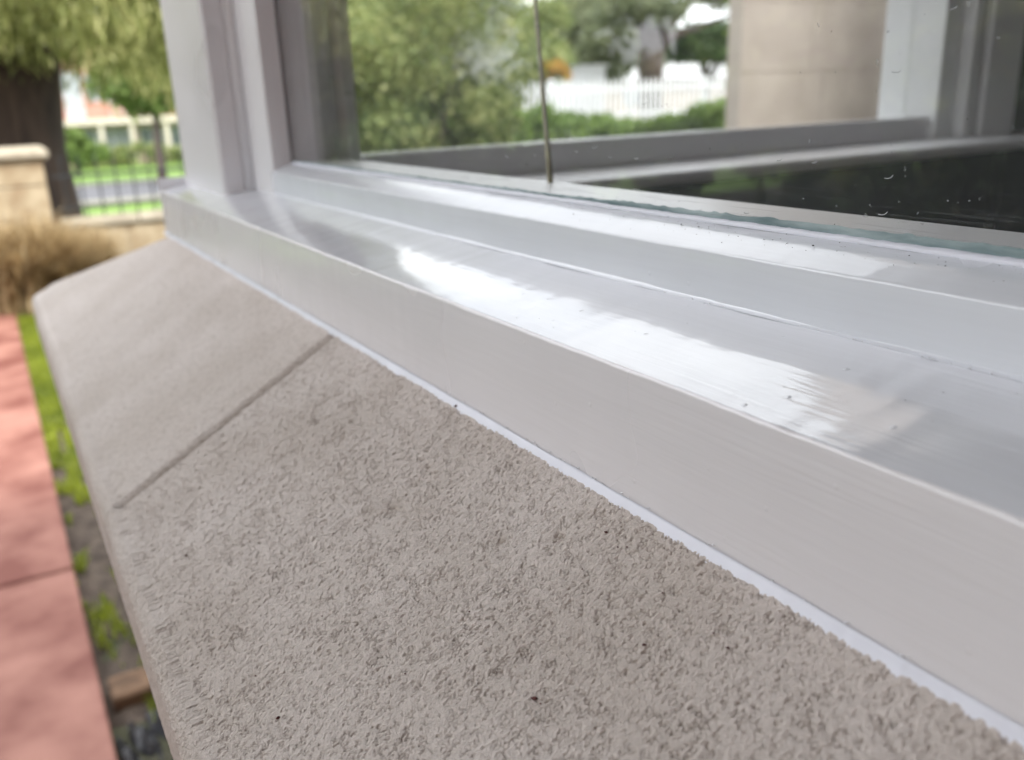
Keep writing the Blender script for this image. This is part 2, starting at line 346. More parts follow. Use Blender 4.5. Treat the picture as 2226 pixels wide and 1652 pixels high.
# blades / leaves generators --------------------------------------------------
def blades(name, base, h, w, lean, mat_, parent=None, curl=.5, seg=3):
    """base: (n,3); curved tapered blades"""
    n = len(base); ang = RNG.uniform(0, 2*np.pi, n); L = h*RNG.uniform(.55, 1.15, n); ln = lean*RNG.uniform(.2, 1.3, n)
    d = np.stack([np.cos(ang), np.sin(ang)], -1); pr = np.stack([-np.sin(ang), np.cos(ang)], -1); V = []; 
    for k in range(seg+1):
        t = k/seg; hz = ln*(t**(1+curl*2)); zz = L*(t-.28*ln/max(lean, 1e-6)*t*t*curl)
        ww = w*(1-t)**.7*.5+1e-4
        c = np.concatenate([base[:, :2]+d*(hz*1.0)[:, None], (base[:, 2]+zz)[:, None]], 1)
        off = np.concatenate([pr*ww, np.zeros((n, 1))], 1)
        V += [c-off, c+off]
    V = np.stack(V, 1).reshape(-1, 3); b0 = np.arange(n)[:, None]*(2*(seg+1))
    F = np.concatenate([b0+np.array([[2*k, 2*k+1, 2*k+3, 2*k+2]]) for k in range(seg)], 0)
    return np_mesh(name, V, F, mat_, parent)
def leaves(name, centers, spread, n, size, mat_, parent=None, elong=2.2, droop=0.0, seed=1):
    r = np.random.default_rng(seed); centers = np.asarray(centers, float); spread = np.asarray(spread, float)
    k = r.integers(0, len(centers), n); u = r.normal(size=(n, 3)); u /= np.linalg.norm(u, axis=1)[:, None]
    rad = r.uniform(.25, 1, n)**.45
    P = centers[k]+u*rad[:, None]*spread[k]*(1+.25*r.normal(size=(n, 1)))
    a = r.normal(size=(n, 3)); a[:, 2] -= droop*3; a /= np.linalg.norm(a, axis=1)[:, None]
    b = r.normal(size=(n, 3)); b -= a*(a*b).sum(1)[:, None]; b /= np.linalg.norm(b, axis=1)[:, None]
    s = size*r.uniform(.6, 1.4, n)[:, None]; 
    V = np.stack([P-a*s*elong/2, P+b*s*.5, P+a*s*elong/2, P-b*s*.5], 1).reshape(-1, 3)
    F = np.arange(n*4).reshape(-1, 4)
    return np_mesh(name, V, F, mat_, parent)

ML_moss = leaf_mat('moss_grass_blades', (.14, .19, .015), (.36, .42, .03), scale=3)
ML_straw = leaf_mat('straw_blades', (.2, .13, .06), (.8, .66, .4), (.5, .37, .2), scale=9)
ML_con = leaf_mat('drooping_conifer_leaves', (.13, .15, .045), (.56, .56, .24), (.32, .36, .11), scale=1.3)
ML_olive = leaf_mat('olive_leaves', (.12, .17, .05), (.52, .54, .24), (.28, .34, .11), scale=2.4)
ML_green = leaf_mat('fresh_green_leaves', (.08, .14, .03), (.24, .34, .08), scale=2)
ML_deep = leaf_mat('deep_green_leaves', (.03, .06, .02), (.1, .16, .05), scale=1)
ML_grey = leaf_mat('grey_green_leaves', (.1, .13, .06), (.3, .33, .19), scale=.8)

# mossy grass in the strip, thinning towards the camera
n = 14000; yy = 1.9+6.2*RNG.uniform(0, 1, n)**.8; xx = RNG.uniform(.012, .14, n)
den = np.clip((yy-3.2)/1.6, -.12, 1); keep = (fbm(xx*25, yy*6, 9) > (.60-.5*den)); base = np.stack([xx, yy, np.full(n, GZ-.005)], -1)[keep]
tag(blades('grass', base, .035, .006, .02, ML_moss), 'short bright moss and grass in the strip beside the red path', 'grass', kind='stuff')

t_ = thing('edging_brick', 'brown brick laid across the soil strip below the stone sill', 'brick')
MB().box(.03, .132, 2.0, 2.1, GZ-.03, GZ+.03, .006).build('brick_body', M_brown, t_)
t_ = thing('slate_rock', 'dark wet slate lump in the hollow beside the red path', 'rock')
V = []; 
for k in range(9):
    for j in range(7):
        V.append((.02+.115*j/6, 1.45+.5*k/8, GZ-.01+.035*math.sin(k*1.7+j)*math.cos(j*1.3+k*.4)))
mesh_obj('rock_body', V, [(k*7+j, k*7+j+1, (k+1)*7+j+1, (k+1)*7+j) for k in range(8) for j in range(6)], M_slate, t_)

# dry ornamental grass clump at the end of the path
def clump(cx, cy, n, rad, h, lean, label, m_, z=GZ):
    a = RNG.uniform(0, 2*np.pi, n); r_ = rad*np.sqrt(RNG.uniform(0, 1, n))
    base = np.stack([cx+r_*np.cos(a), cy+r_*np.sin(a), np.full(n, z-.01)], -1)
    return tag(blades('ornamental_grass', base, h, .016, lean, m_, seg=5, curl=.8), label, 'ornamental grass', 'dry ornamental grass at the end of the path')
clump(.2, 7.3, 4200, .22, .68, .46, 'straw coloured arching grass clump in front of the stone gate pillar', ML_straw)
a_ = RNG.uniform(0, 6.28, 1)
clump(.1, 7.15, 260, .26, .8, .7, 'loose outer blades of straw grass nearest the path end', ML_straw)
clump(-.5, 7.5, 2600, .22, .8, .5, 'second straw coloured grass clump, left of the clump by the path end', ML_straw)
clump(.62, 7.9, 1500, .14, .5, .3, 'smaller brown grass tuft against the low stone wall', ML_straw)

# gate pillar of limestone blocks with a moulded cap
pil = thing('gate_pillar', 'short limestone gate pillar with rounded cap behind the dry grass', 'pillar')
px1 = at(104, 345, 8.3).x; zt = at(80, 320, 8.2).z; zb = at(80, 348, 8.2).z
MB().box(-.62, px1-.0, 8.08, 8.78, zb+.0, zt, .03).build('cap', M_cap, pil)
zz = GZ-.02; i = 0; 
courses = [.27, .3, .26, .3]
for ci, h in enumerate(courses):
    z1 = min(zz+h, zb-.004)
    cuts = [-.56, -.2 if ci % 2 else -.05, px1-.05]
    for a, b in zip(cuts, cuts[1:]):
        j = random.uniform(-.004, .004); MB().box(a+.004, b-.004, 8.13+j, 8.72, zz+.004, z1-.004, .008).build('stone_block', M_lime, pil)
    zz = z1
MB().box(-.55, px1-.06, 8.145, 8.71, GZ, zb-.002).build('mortar', M_mort, pil)

# low front wall with coping, iron railing on it
lw = thing('low_garden_wall', 'low limestone garden wall with pale coping carrying the iron railings', 'wall')
yw = 8.5; zc = at(290, 466, yw).z
for k in range(14):
    x0 = px1+.02+.62*k; MB().box(x0+.003, x0+.617, yw-.03, yw+.27, zc-.075, zc, .015).build('coping_stone', M_cap, lw)
for ci, (z0, z1) in enumerate(((GZ-.02, -1.2), (-1.2, zc-.077))):
    x0 = px1-.01; k = 0
    while x0 < px1+8.5:
        L = .42+.12*((k*7+ci*3) % 4)/3; MB().box(x0+.003, x0+L-.003, yw+random.uniform(0, .006), yw+.22, z0+.003, z1-.003, .006).build('stone_block', M_lime, lw); x0 += L; k += 1
MB().box(px1, px1+8.6, yw+.012, yw+.2, GZ-.4, zc-.08).build('mortar', M_mort, lw)
fe = thing('iron_fence', 'dark iron railings with thin upright bars standing on the low wall', 'fence')
ft = at(290, 345, yw+.12).z
for k in range(52):
    x = px1+.1+.142*k; MB().tube([(x, yw+.12, zc-.02), (x, yw+.12, ft+.03), (x, yw+.12, ft+.08)], [.008, .008, .001], 6).build('bar', M_iron, fe)
for z in (zc+.09, ft-.11): MB().box(px1+.02, px1+7.5, yw+.112, yw+.128, z-.013, z+.013).build('rail', M_iron, fe)

# ================================================================ house across the road
hs = thing('neighbour_house', 'two storey pink brick house with cream balcony band across the road', 'house')
HY = 58.0
def hb(name, p0, p1, d0, d1, m_, par=None):
    """rectangle surveyed in the photo at the facade, depth d0..d1 in front of it"""
    a = at(p0[0], p0[1], HY); b = at(p1[0], p1[1], HY)
    return MB().box(min(a.x, b.x), max(a.x, b.x), HY-d1, HY-d0, min(a.z, b.z), max(a.z, b.z)).build(name, m_, par or hs)
sl = at(200, 258, HY).z
MB().box(-3, 17, HY, HY+9, sl, 3.2).build('upper_wall', M_brick, hs)
MB().box(-3, 17, HY+.6, HY+9, STREET, sl-.02).build('lower_wall', M_bsand, hs)
MB().box(-3.2, 17.2, HY-1.1, HY+.6, sl-.35, sl).build('balcony_slab', M_trim, hs)
MB().prism([(HY-.6, 3.2), (HY+4.5, 5.6), (HY+9.6, 3.2)], -3.6, 17.6, 'x').build('roof', M_roof, hs)
def hwin(xc, w, z0, z1, y, curtain=False):
    f = MB().box(xc-w/2, xc+w/2, y-.06, y-.002, z0, z1).build('window', M_wht, hs)
    for s in (0, 1):
        a = xc-w/2+.06+s*(w-.06)/2; MB().box(a, a+(w-.18)/2, y-.075, y-.062, z0+.07, z1-.07).build('pane', M_curt if curtain else M_pane, f)
x_ = lambda px: at(px, 240, HY).x
hwin(x_(164), .95, sl+.05, sl+2.55, HY, True); hwin(x_(218), 1.2, sl+.95, sl+2.4, HY); hwin(x_(300), 1.4, sl+.9, sl+2.4, HY); hwin(x_(110), 1.2, sl+.9, sl+2.4, HY); hwin(x_(365), 1.3, sl+.9, sl+2.4, HY)
for px, w in ((170, 1.5), (240, 1.9), (325, 1.4), (390, 1.4)): hwin(x_(px), w, sl-1.85, sl-.6, HY+.6, px == 240)
for k in range(20): x = 3.6+.16*k+3.4; MB().box(x, x+.03, HY-1.05, HY-1.02, sl, sl+.85).build('baluster', M_wht, hs)
MB().box(6.9, 10.3, HY-1.07, HY-1.0, sl+.85, sl+.92).build('handrail', M_wht, hs)
for px in (208, 275, 350): x = x_(px); MB().box(x-.12, x+.12, HY-1.0, HY-.76, STREET, sl-.36).build('post', M_trim, hs)

# ================================================================ trees and shrubs
def crown_pts(c, r, n, seed, flat=1.0):
    g_ = np.random.default_rng(seed); u = g_.normal(size=(n, 3)); u /= np.linalg.norm(u, axis=1)[:, None]
    return np.array(c)+u*np.array(r)*(g_.uniform(.15, 1, (n, 1))**.5)
def tree(label, cat, group, base, trunk_r, top, crown_c, crown_r, nclump, cl_r, nleaf, lsize, m_leaf, m_bark=M_bark, elong=2.2, droop=0, seed=1, name='tree', limbs=5, minz=None):
    t = thing(name, label, cat, group); rr = random.Random(seed)
    b = Vector(base); tp = Vector(top); pts = [b+(tp-b)*k/6+Vector((rr.uniform(-1, 1), rr.uniform(-1, 1), 0))*trunk_r*.25*(k > 0) for k in range(7)]
    m = MB().tube(pts, [trunk_r*(1.35 if k == 0 else 1-.09*k) for k in range(7)], 12); m.build('trunk', m_bark, t, True)
    C = crown_pts(crown_c, crown_r, nclump, seed)
    if minz is not None: C = C[C[:, 2] > minz]
    for k in range(limbs):
        e = Vector(C[k*3 % len(C)]); s = pts[3+k % 4]; mid = (s+e)/2+Vector((0, 0, trunk_r*1.2))
        MB().tube([s, mid, e], [trunk_r*.4, trunk_r*.25, trunk_r*.06], 7).build('limb', m_bark, t, True)
    leaves('crown', C, np.tile(np.array(cl_r), (len(C), 1)), nleaf, lsize, m_leaf, t, elong, droop, seed)
    return t
# big dark conifer behind the pillar, its light drooping foliage hanging over the view
trg = thing('conifer_tree', 'large old conifer with dark broad trunk behind the gate pillar and drooping pale foliage', 'tree')
tp = []
for k in range(7): tp.append((.0+.02*k, 10.6, STREET+.1+.85*k))
MB().tube(tp, [1.0, .86, .83, .74, .82, .8, .95], 16).build('trunk', M_bark, trg, True)
cx0 = []; g_ = np.random.default_rng(3)
for k in range(520):
    x = g_.uniform(-4.5, 2.6); y = g_.uniform(8.2, 12.5); lo = .62+.35*math.sin(x*1.9)*.4+.2*g_.normal(); z = lo-.12+abs(g_.normal())*1.1
    cx0.append((x, y, z))
leaves('crown', cx0, np.tile((.42, .42, .34), (len(cx0), 1)), 150000, .017, ML_con, trg, 7, 1.0, 5)
for k in range(9): e = Vector(cx0[k*11]); MB().tube([(-.1, 10.6, 1.0), ((e.x-.1)/2, (e.y+10.6)/2, 1.5), e], [.22, .13, .03], 7).build('limb', M_bark, trg, True)
inn = [(g_.uniform(-2.6, .25), g_.uniform(10.9, 12.0), g_.uniform(-1.8, .7)) for k in range(60)]
leaves('inner_foliage', inn, np.tile((.5, .4, .5), (60, 1)), 16000, .05, ML_deep, trg, 3, .6, 8)

tree('thin leafy street tree in front of the pink brick house', 'tree', None, (at(345, 350, 40).x, 40, STREET), .17, (at(335, 200, 40).x, 40, 2.2), (at(318, 190, 40).x, 40, 1.3), (2.0, 1.5, 1.7), 42, (.55, .55, .42), 6000, .14, ML_green, M_barkg, seed=21)
tree('young bushy tree at the left of the neighbour house garden', 'tree', None, (at(165, 360, 50).x, 50, STREET), .16, (at(165, 330, 50).x, 50, -1.6), (at(165, 325, 50).x, 50, -1.7), (1.3, 1, .7), 26, (.4, .4, .35), 3500, .12, ML_green, M_barkg, seed=23)
for i, (px, lab) in enumerate(((205, 'low shrub under the balcony band of the brick house'), (285, 'rounded shrub below the lower windows of the brick house'), (360, 'dense shrub at the right end of the brick house'))):
    x = at(px, 350, 55).x; leaves_c = crown_pts((x, 55, STREET+.6), (1.0, .6, .6), 14, 30+i)
    tag(leaves('garden_shrub', leaves_c, np.tile((.4, .35, .35), (14, 1)), 1800, .1, ML_olive, None, 1.8, 0, 40+i), lab, 'shrub', 'shrubs before the brick house')

# through the side window -----------------------------------------------------
def P(px, py, Y): return tuple(at(px, py, Y))
# near loose shrub-tree that fills the left half of the side window
tree('tall loose shrub filling the left half of the side window', 'shrub', None, (2.9, 5.6, GZ), .05, (2.95, 5.7, .6), (2.75, 5.7, -.1), (.75, .5, 1.0), 75, (.2, .2, .2), 26000, .026, ML_olive, M_barkg, 1.8, .3, 31, 'tall_shrub', 7)
tree('leaning olive green tree behind the tall loose shrub', 'tree', None, (3.9, 8.2, GZ), .1, (4.2, 8.4, 1.0), (4.1, 8.4, .85), (1.25, .8, .75), 80, (.26, .26, .24), 24000, .04, ML_olive, M_barkg, 2.0, .3, 33, 'small_tree', 8)
tree('pale grey green tree left of the big trunk behind the white fence', 'tree', None, (at(1290, 200, 30).x, 30, GZ-1), .25, (at(1290, 120, 30).x, 30, 1.5), (at(1285, 95, 30).x, 30, 2.0), (2.8, 2.0, 1.5), 110, (.6, .6, .45), 26000, .11, ML_grey, M_barkg, 2.2, .2, 35)
tree('broad dark green tree right of the big trunk behind the fence', 'tree', None, (at(1530, 200, 34).x, 34, GZ-1), .3, (at(1530, 120, 34).x, 34, 1.8), (at(1530, 118, 34).x, 34, 2.2), (3.0, 2.0, .75), 60, (.6, .6, .4), 13000, .13, ML_deep, M_bark, 2.0, .1, 37)
tree('mid green tree with dense crown between the loose shrub and the thin cane', 'tree', None, (at(1110, 200, 22).x, 22, GZ), .2, (at(1110, 120, 22).x, 22, 1.3), (at(1120, 90, 22).x, 22, 1.25), (1.7, 1.4, 1.35), 80, (.42, .42, .36), 20000, .075, ML_olive, M_barkg, 2.0, .2, 39)
# big forked trunk
bt = thing('forked_tree', 'big brown forked tree trunk behind the white picket fence', 'tree')
b0 = Vector(P(1412, 172, 25)); b0.z = GZ-1
f0 = Vector(P(1415, 105, 25))
MB().tube([b0, Vector(P(1414, 160, 25)), f0], [.5, .42, .45], 12).build('trunk', M_bark, bt, True)
for (a, b, c, r) in (((1400, 60), (1385, 10), (1365, -70), .2), ((1440, 70), (1475, 30), (1530, -40), .2), ((1425, 60), (1440, 0), (1450, -80), .17), ((1470, 75), (1530, 55), (1600, 30), .11)):
    MB().tube([f0, Vector(P(*a, 25)), Vector(P(*b, 25.2)), Vector(P(*c, 25.4))], [.36, r*1.3, r*.9, r*.35], 9).build('limb', M_bark, bt, True)
cc = np.concatenate([crown_pts(P(1390, 10, 25), (1.6, 1.2, .8), 26, 51), crown_pts(P(1560, -25, 25), (1.6, 1.2, .45), 20, 52)])
leaves('crown', cc, np.tile((.45, .4, .35), (len(cc), 1)), 7000, .09, ML_grey, bt, 2.4, .5, 53)

# white picket fence
pf = thing('picket_fence', 'white painted picket fence seen through the side window', 'fence')
FY = 19.0; ptop = at(1400, 172, FY).z; pbot = GZ
x0 = at(1010, 200, FY).x; x1 = at(1610, 200, FY).x+1.2
pk = MB().prism([(-.04, 0), (.04, 0), (.04, ptop-pbot-.07), (0, ptop-pbot+.03), (-.04, ptop-pbot-.07)], -.01, .01, 'y')
me = None; x = x0
while x < x1:
    if me is None: o = pk.build('picket', M_wht, pf); me = o.data
    else: o = link('picket', me, None, pf)
    o.location = (x, FY, pbot); x += .165
for z in (ptop-.22, ptop-.85, pbot+.25): MB().box(x0-.05, x1+.05, FY+.012, FY+.06, z-.04, z+.04).build('rail', M_wht, pf)
for k in range(5): x = x0+k*(x1-x0)/4; MB().box(x-.06, x+.06, FY+.06, FY+.18, pbot, ptop+.05, .01).build('post', M_wht, pf)
# things beyond the fence
gr = thing('white_garage', 'small white rendered garage showing above the picket fence', 'garage')
a = at(1238, 150, 27); b = at(1315, 150, 27)
MB().box(a.x, b.x, 27, 31, GZ-.5, at(1280, 146, 27).z).build('wall', M_wht, gr); MB().box(a.x-.1, b.x+.1, 26.9, 31.1, at(1280, 146, 27).z+.003, at(1280, 144, 27).z+.04).build('roof', M_wht, gr)
gh = thing('grey_roofed_house', 'low pale grey roofed house right of the forked trunk', 'house')
a = at(1310, 150, 44); b = at(1640, 150, 44); zt_ = at(1500, 140, 44).z; ze = at(1500, 172, 44).z
MB().box(a.x, b.x+2, 44, 52, STREET, ze).build('wall', M_bsand, gh); MB().prism([(43.4, ze), (47.5, zt_+.2), (52.6, ze)], a.x-.4, b.x+2.4, 'x').build('roof', M_groof, gh)
MB().box(a.x+1.5, a.x+3, 43.95, 43.999, ze-1.4, ze-.3).build('window', M_pane, gh)
fl = crown_pts(P(1205, 155, 20.5), (.42, .3, .35), 9, 61)
tag(leaves('flowering_bush', fl, np.tile((.16, .16, .14), (9, 1)), 1500, .05, leaf_mat('orange_yellow_blooms', (.5, .16, .07), (.55, .5, .08), scale=3), None, 1.4, 0, 62), 'orange and yellow flowering bush at the left of the white garage', 'bush')
# green creeper and hedge in front of the fence
for i, (pxc, pyc, Yv, r, nl, lab, m_) in enumerate(((1230, 285, 15.5, (1.3, .5, .24), 5000, 'bright green creeper mound at the foot of the fence, by the thin cane', ML_green),
        (1400, 288, 14, (1.5, .5, .22), 5000, 'bright green creeper mound in the middle of the picket fence', ML_green), (1120, 285, 13, (1.2, .4, .4), 4200, 'leafy ground shrub below the forked branches of the tall shrub', ML_green))):
    c_ = crown_pts(P(pxc, pyc, Yv), r, 26, 70+i); tag(leaves('creeper', c_, np.tile((.3, .25, .16), (26, 1)), nl, .07, m_, None, 1.5, 0, 80+i), lab, 'creeper')
hc = [tuple(Vector(P(1380+230*k/29, 284-66*k/29+RNG.uniform(0, 26), 11.5-2.5*k/29))) for k in range(30)]+[tuple(Vector(P(1400+210*k/29, 290-20*k/29, 11.5-2.5*k/29))) for k in range(30)]
tag(leaves('sloping_hedge', hc, np.tile((.17, .25, .13), (60, 1)), 16000, .05, ML_green, None, 1.6, 0, 90), 'clipped green hedge sloping up towards the limestone wall', 'hedge')
tag(leaves('ivy', [P(1608-RNG.uniform(0, 14), y, 4.6) for y in np.linspace(-40, 250, 26)], np.tile((.05, .08, .12), (26, 1)), 1500, .03, ML_green, None, 1.5, 0, 91), 'leafy green climber along the edge of the limestone wall', 'climber')

# planting out to the left of the frame, seen only mirrored in the window glass
for i, (x, y, h, r) in enumerate(((-5.5, 4.5, 1.2, 1.6), (-6.5, 8.0, 1.5, 1.9), (-7.0, .8, 1.1, 1.7), (-3.6, 12.5, 1.6, 1.6))):
    tree(['rounded garden tree left of the path, mirrored in the glass', 'taller garden tree left of the path by the pillar', 'garden tree left of the path nearest the camera', 'dense tree beyond the pillar on the far left'][i], 'tree', 'trees left of the path', (x, y, GZ), .14, (x, y, h*.6), (x, y, h*.35), (r, r, 1.5), 60, (.42, .42, .36), 9000, .085, ML_olive, seed=100+i, name='garden_tree')
hc2 = [(-2.3+RNG.uniform(-.35, .35), y, GZ+RNG.uniform(.1, 1.35)) for y in np.arange(-1.0, 7.0, .06)]  # out of view; added so the glass mirrors something dark
tag(leaves('added_hedge', hc2, np.tile((.16, .16, .16), (len(hc2), 1)), 26000, .045, ML_deep, None, 1.7, 0, 97), 'added dark hedge left of the red path, darkening the glass reflection', 'hedge')
# far tree line
fc = [(g_.uniform(-120, 160), g_.uniform(88, 110), STREET+g_.uniform(.5, 6.5)) for k in range(420)]
tag(leaves('distant_trees', fc, np.tile((3.5, 3, 2), (420, 1)), 30000, .55, ML_deep, None, 1.6, 0, 110), 'far line of dark trees closing the street view', 'trees', kind='stuff')

# ================================================================ limestone wing of the house (through side window)
wg = thing('limestone_wall', 'pale limestone block wall of the house wing beyond the side window', 'wall')
WY = 3.5; wx0 = at(1609, 150, WY).x; cz = at(1700, 157, WY).z
for k in range(-4, 13):
    z0 = cz+.345*k; off = .33 if k % 2 else 0; xs_ = [wx0]
    nxt = wx0+(.62 if k % 2 == 1 else .52)
    while nxt < 5.6: xs_.append(nxt); nxt += .68
    xs_.append(5.7)
    for a, b in zip(xs_, xs_[1:]): MB().box(a+.0012, b-.0012, WY+random.uniform(0, .001), WY+.1, z0+.0015, z0+.3435, .002).build('stone_block', M_wing, wg)
MB().box(wx0+.004, 5.69, WY+.006, WY+.094, GZ, cz+.345*13).build('mortar', M_wing, wg)
MB().box(5.0, 5.3, .95, WY-.002, GZ, 4.3).build('return_wall', M_wing, wg)

# ================================================================ the near house: wall base, stone sill
def roundz(x, y): return 0
hw = thing('house_wall', 'beige rendered wall of the bay under the stone sill', 'wall')
MB().box(.137, .25, -3.0, 1.16, GZ-.1, -.27).build('wall_face', M_bsand, hw)
MB().box(.25, 1.32, .93, 1.158, GZ-.1, -.27).build('wall_return', M_bsand, hw)

ss = thing('stone_sill', 'sloping painted stone sill with sandy pitted finish under the white window', 'stone sill')
XC, E = .1646, .14; ZC = -.13; SL = math.tan(math.radians(30)); CY = 1.015; KY = .62
def grain(X, Y):
    """relief in metres (negative = pit) and pit-shade mask"""
    def worley(x, y, seed):
        xi = np.floor(x); yi = np.floor(y); best = np.full(x.shape, 9.0); second = np.full(x.shape, 9.0)
        def hh(i, j, k):
            n = (i.astype(np.int64)*374761393 + j.astype(np.int64)*668265263 + (seed+k)*1442695041) & 0xffffffff
            n = ((n ^ (n >> 13))*1274126177) & 0xffffffff
            return ((n ^ (n >> 16)) & 0xffffff)/float(0xffffff)
        for dx in (-1, 0, 1):
            for dy in (-1, 0, 1):
                cx = xi+dx; cy = yi+dy; sz = .75+.5*hh(cx, cy, 2)
                d = ((x-cx-hh(cx, cy, 0))**2+(y-cy-hh(cx, cy, 1))**2)*sz
                second = np.minimum(second, np.maximum(best, d)); best = np.minimum(best, d)
        return np.sqrt(best), np.sqrt(second)
    wx = X+.0006*(vnoise(X*500, Y*500, 61)-.5); wy = Y+.0006*(vnoise(X*500, Y*500, 62)-.5)
    f1, f2 = worley(wx*850, wy*800, 11); n = fbm(wx*700, wy*700, 12, 2); c = vnoise(X*260, Y*240, 13)
    dome = np.sqrt(np.clip(1-(f1/.85)**2, 0, 1)); gap = np.clip(1-(f2-f1)/.35, 0, 1)
    amp = .75+.5*vnoise(X*120, Y*110, 23)                      # patches of thicker and thinner paint
    pit = np.clip((.50-n)/.16, 0, 1)*gap
    big = np.clip((fbm(X*210, Y*190, 17, 2)-.70)/.12, 0, 1)
    h = amp*(.00033*(dome-.7)-.00040*pit)+.0003*(n-.5)-.0003*big*gap+.0002*(c-.5)+.0003*(fbm(X*40, Y*40, 19)-.5)
    return h, np.clip(pit*.42*amp+gap*.08+.05*big, 0, 1)
dents = []
for (px, py, r, d) in ((850, 1105, .0042, .0014), (800, 1112, .003, .0009), (1085, 1175, .0035, .0009), (1210, 1170, .0028, .0008), (930, 1015, .002, .0006), (740, 1030, .002, .0006)):
    v = _r*(px-1112.5)+_u*(826-py)-_b*1900
    # ray meets the slope z = ZC - SL*(XC-x)
    s = (ZC-SL*XC)/(v.z-SL*v.x); p = v*s; dents.append((p.x, p.y, r, d))
def sill_surface(rows_y, ne, name, groove_lo=None, groove_hi=None):
    # parametric rows: e from -.012 (under the timber) to E, then nose, face, underside
    e_ = np.linspace(-.012, E-.006, ne); Ye, Ee = np.meshgrid(rows_y, e_, indexing='ij')
    ramp = np.clip((Ye-CY), 0, None)*KY
    # each contour of distance e: runs at x = XC-e until it meets the hip where (y-CY)*KY = e
    Xs = XC-Ee; Zs = ZC-SL*np.maximum(Ee, 0)+SL*0
    # beyond the hip the return slope falls in y
    emax = np.maximum(Ee, ramp); Zs = ZC-SL*np.where(emax > 0, emax, emax*.0)
    h, g1 = grain(Xs, Ye)
    for (dx, dy, r, d) in dents:
        q = ((Xs-dx)**2+((Ye-dy)*.7)**2)/r**2; w_ = np.exp(-q*1.5)*(.5+vnoise(Xs*900, Ye*900, 5)); h = h-d*w_; g1 = np.clip(g1+.3*w_, 0, 1)
    fade = 1.0
    if groove_lo is not None:
        t = np.clip(1-(Ye-groove_lo)/.0060, 0, 1); h = h-.0026*t**1.3+0*fade; g1 = np.clip(g1+.35*t, 0, 1)
    if groove_hi is not None:
        t = np.clip(1-(groove_hi-Ye)/.0060, 0, 1); h = h-.0026*t**1.3; g1 = np.clip(g1+.35*t, 0, 1)
    Xs = Xs-h*.5; Zs = Zs+h*.866
    # nose and face
    c = (XC-E+.009, ZC-SL*(E-.006)-.0105); rad = .012
    prof = []
    for k in range(1, 31): a = math.radians(120+(60)*k/30); prof.append((c[0]+rad*math.cos(a), c[1]+rad*math.sin(a)))
    prof += [(c[0]-rad, c[1]-.03*k/24) for k in range(1, 25)]+[(c[0]-rad+.003, c[1]-.034), (c[0]+.05, c[1]-.034), (.16, c[1]-.034)]
    R = len(rows_y); pe = np.array(prof); Xn = np.tile(pe[:, 0], (R, 1)); Zn = np.tile(pe[:, 1], (R, 1)); Yn = np.tile(rows_y[:, None], (1, len(pe)))
    al = np.concatenate([[0], np.cumsum(np.hypot(*np.diff(pe, axis=0).T))]); hn, gn = grain(np.tile(XC-E+.006-.0004-.9*al, (R, 1)), Yn); kk_ = np.arange(len(pe)); an = np.radians(np.where(kk_ < 30, 120+60*(kk_+1)/30, 180)); ok_ = (kk_ < 54)
    Xn = Xn+hn*np.cos(an)*ok_; Zn = Zn+hn*np.sin(an)*ok_
    # plan rounding at the far corner
    X = np.concatenate([Xs, Xn], 1); Y = np.concatenate([Ye, Yn], 1); Z = np.concatenate([Zs, Zn], 1); G = np.concatenate([g1, gn*.5], 1)
    return X, Y, Z, G
def emit_sill(name, X, Y, Z, G):
    R, C_ = X.shape; V = np.stack([X, Y, Z], -1).reshape(-1, 3); ii = np.arange(R-1)[:, None]*C_+np.arange(C_-1)[None]
    F = np.stack([ii, ii+1, ii+C_+1, ii+C_], -1).reshape(-1, 4)
    o = np_mesh(name, V, F, M_stone, ss, True)
    a = o.data.attributes.new('grain', 'FLOAT', 'POINT'); a.data.foreach_set('value', G.ravel().astype(np.float32)); return o
JY = .494
rows = np.concatenate([np.append(np.arange(-2.6, .03, .05), [.04, .06]), np.arange(.072, JY-.0005, .0003)])
emit_sill('sill_block', *sill_surface(rows, 505, 'near', groove_hi=JY-.0005))
rows = np.arange(JY+.0005, CY+E/KY+.001, .0009)
X, Y, Z, G = sill_surface(rows, 150, 'far', groove_lo=JY+.0005)
# round the plan corner: squeeze x edge inward near the far end, keep the surface heights by the hip
ymax = CY+E/KY; rc = .05
t = np.clip((Y-(ymax-rc))/rc, 0, 1); inset = rc*(1-np.sqrt(np.clip(1-t*t, 0, 1))); xe = XC-E+inset*.8
s = (X-XC)/(-E); s = np.clip(s, 0, None); X = np.where(X < XC, XC-(XC-xe)*s, X)
zcl = ZC-SL*np.maximum(XC-X, np.clip(Y-CY, 0, None)*KY); Z = np.where(X.shape[1] and (np.arange(X.shape[1])[None] < 150), np.minimum(Z, zcl+.0004), np.minimum(Z, Z))
emit_sill('sill_block', X, Y, Z, G)
# the return of the sill round the side of the bay, and the core behind the joint
MB().prism([(CY+.0, ZC-.004), (CY+E/KY-.004, ZC-SL*E-.006), (CY+E/KY-.004, ZC-SL*E-.05), (CY-.02, ZC-SL*E-.05)], XC+.013, 1.34, 'x').build('sill_return', M_stone, ss)
MB().prism([(.045, -.215), (.045, -.245), (.17, -.245), (.17, -.1385)], -2.6, 1.0, 'y').build('sill_core', M_stone, ss)

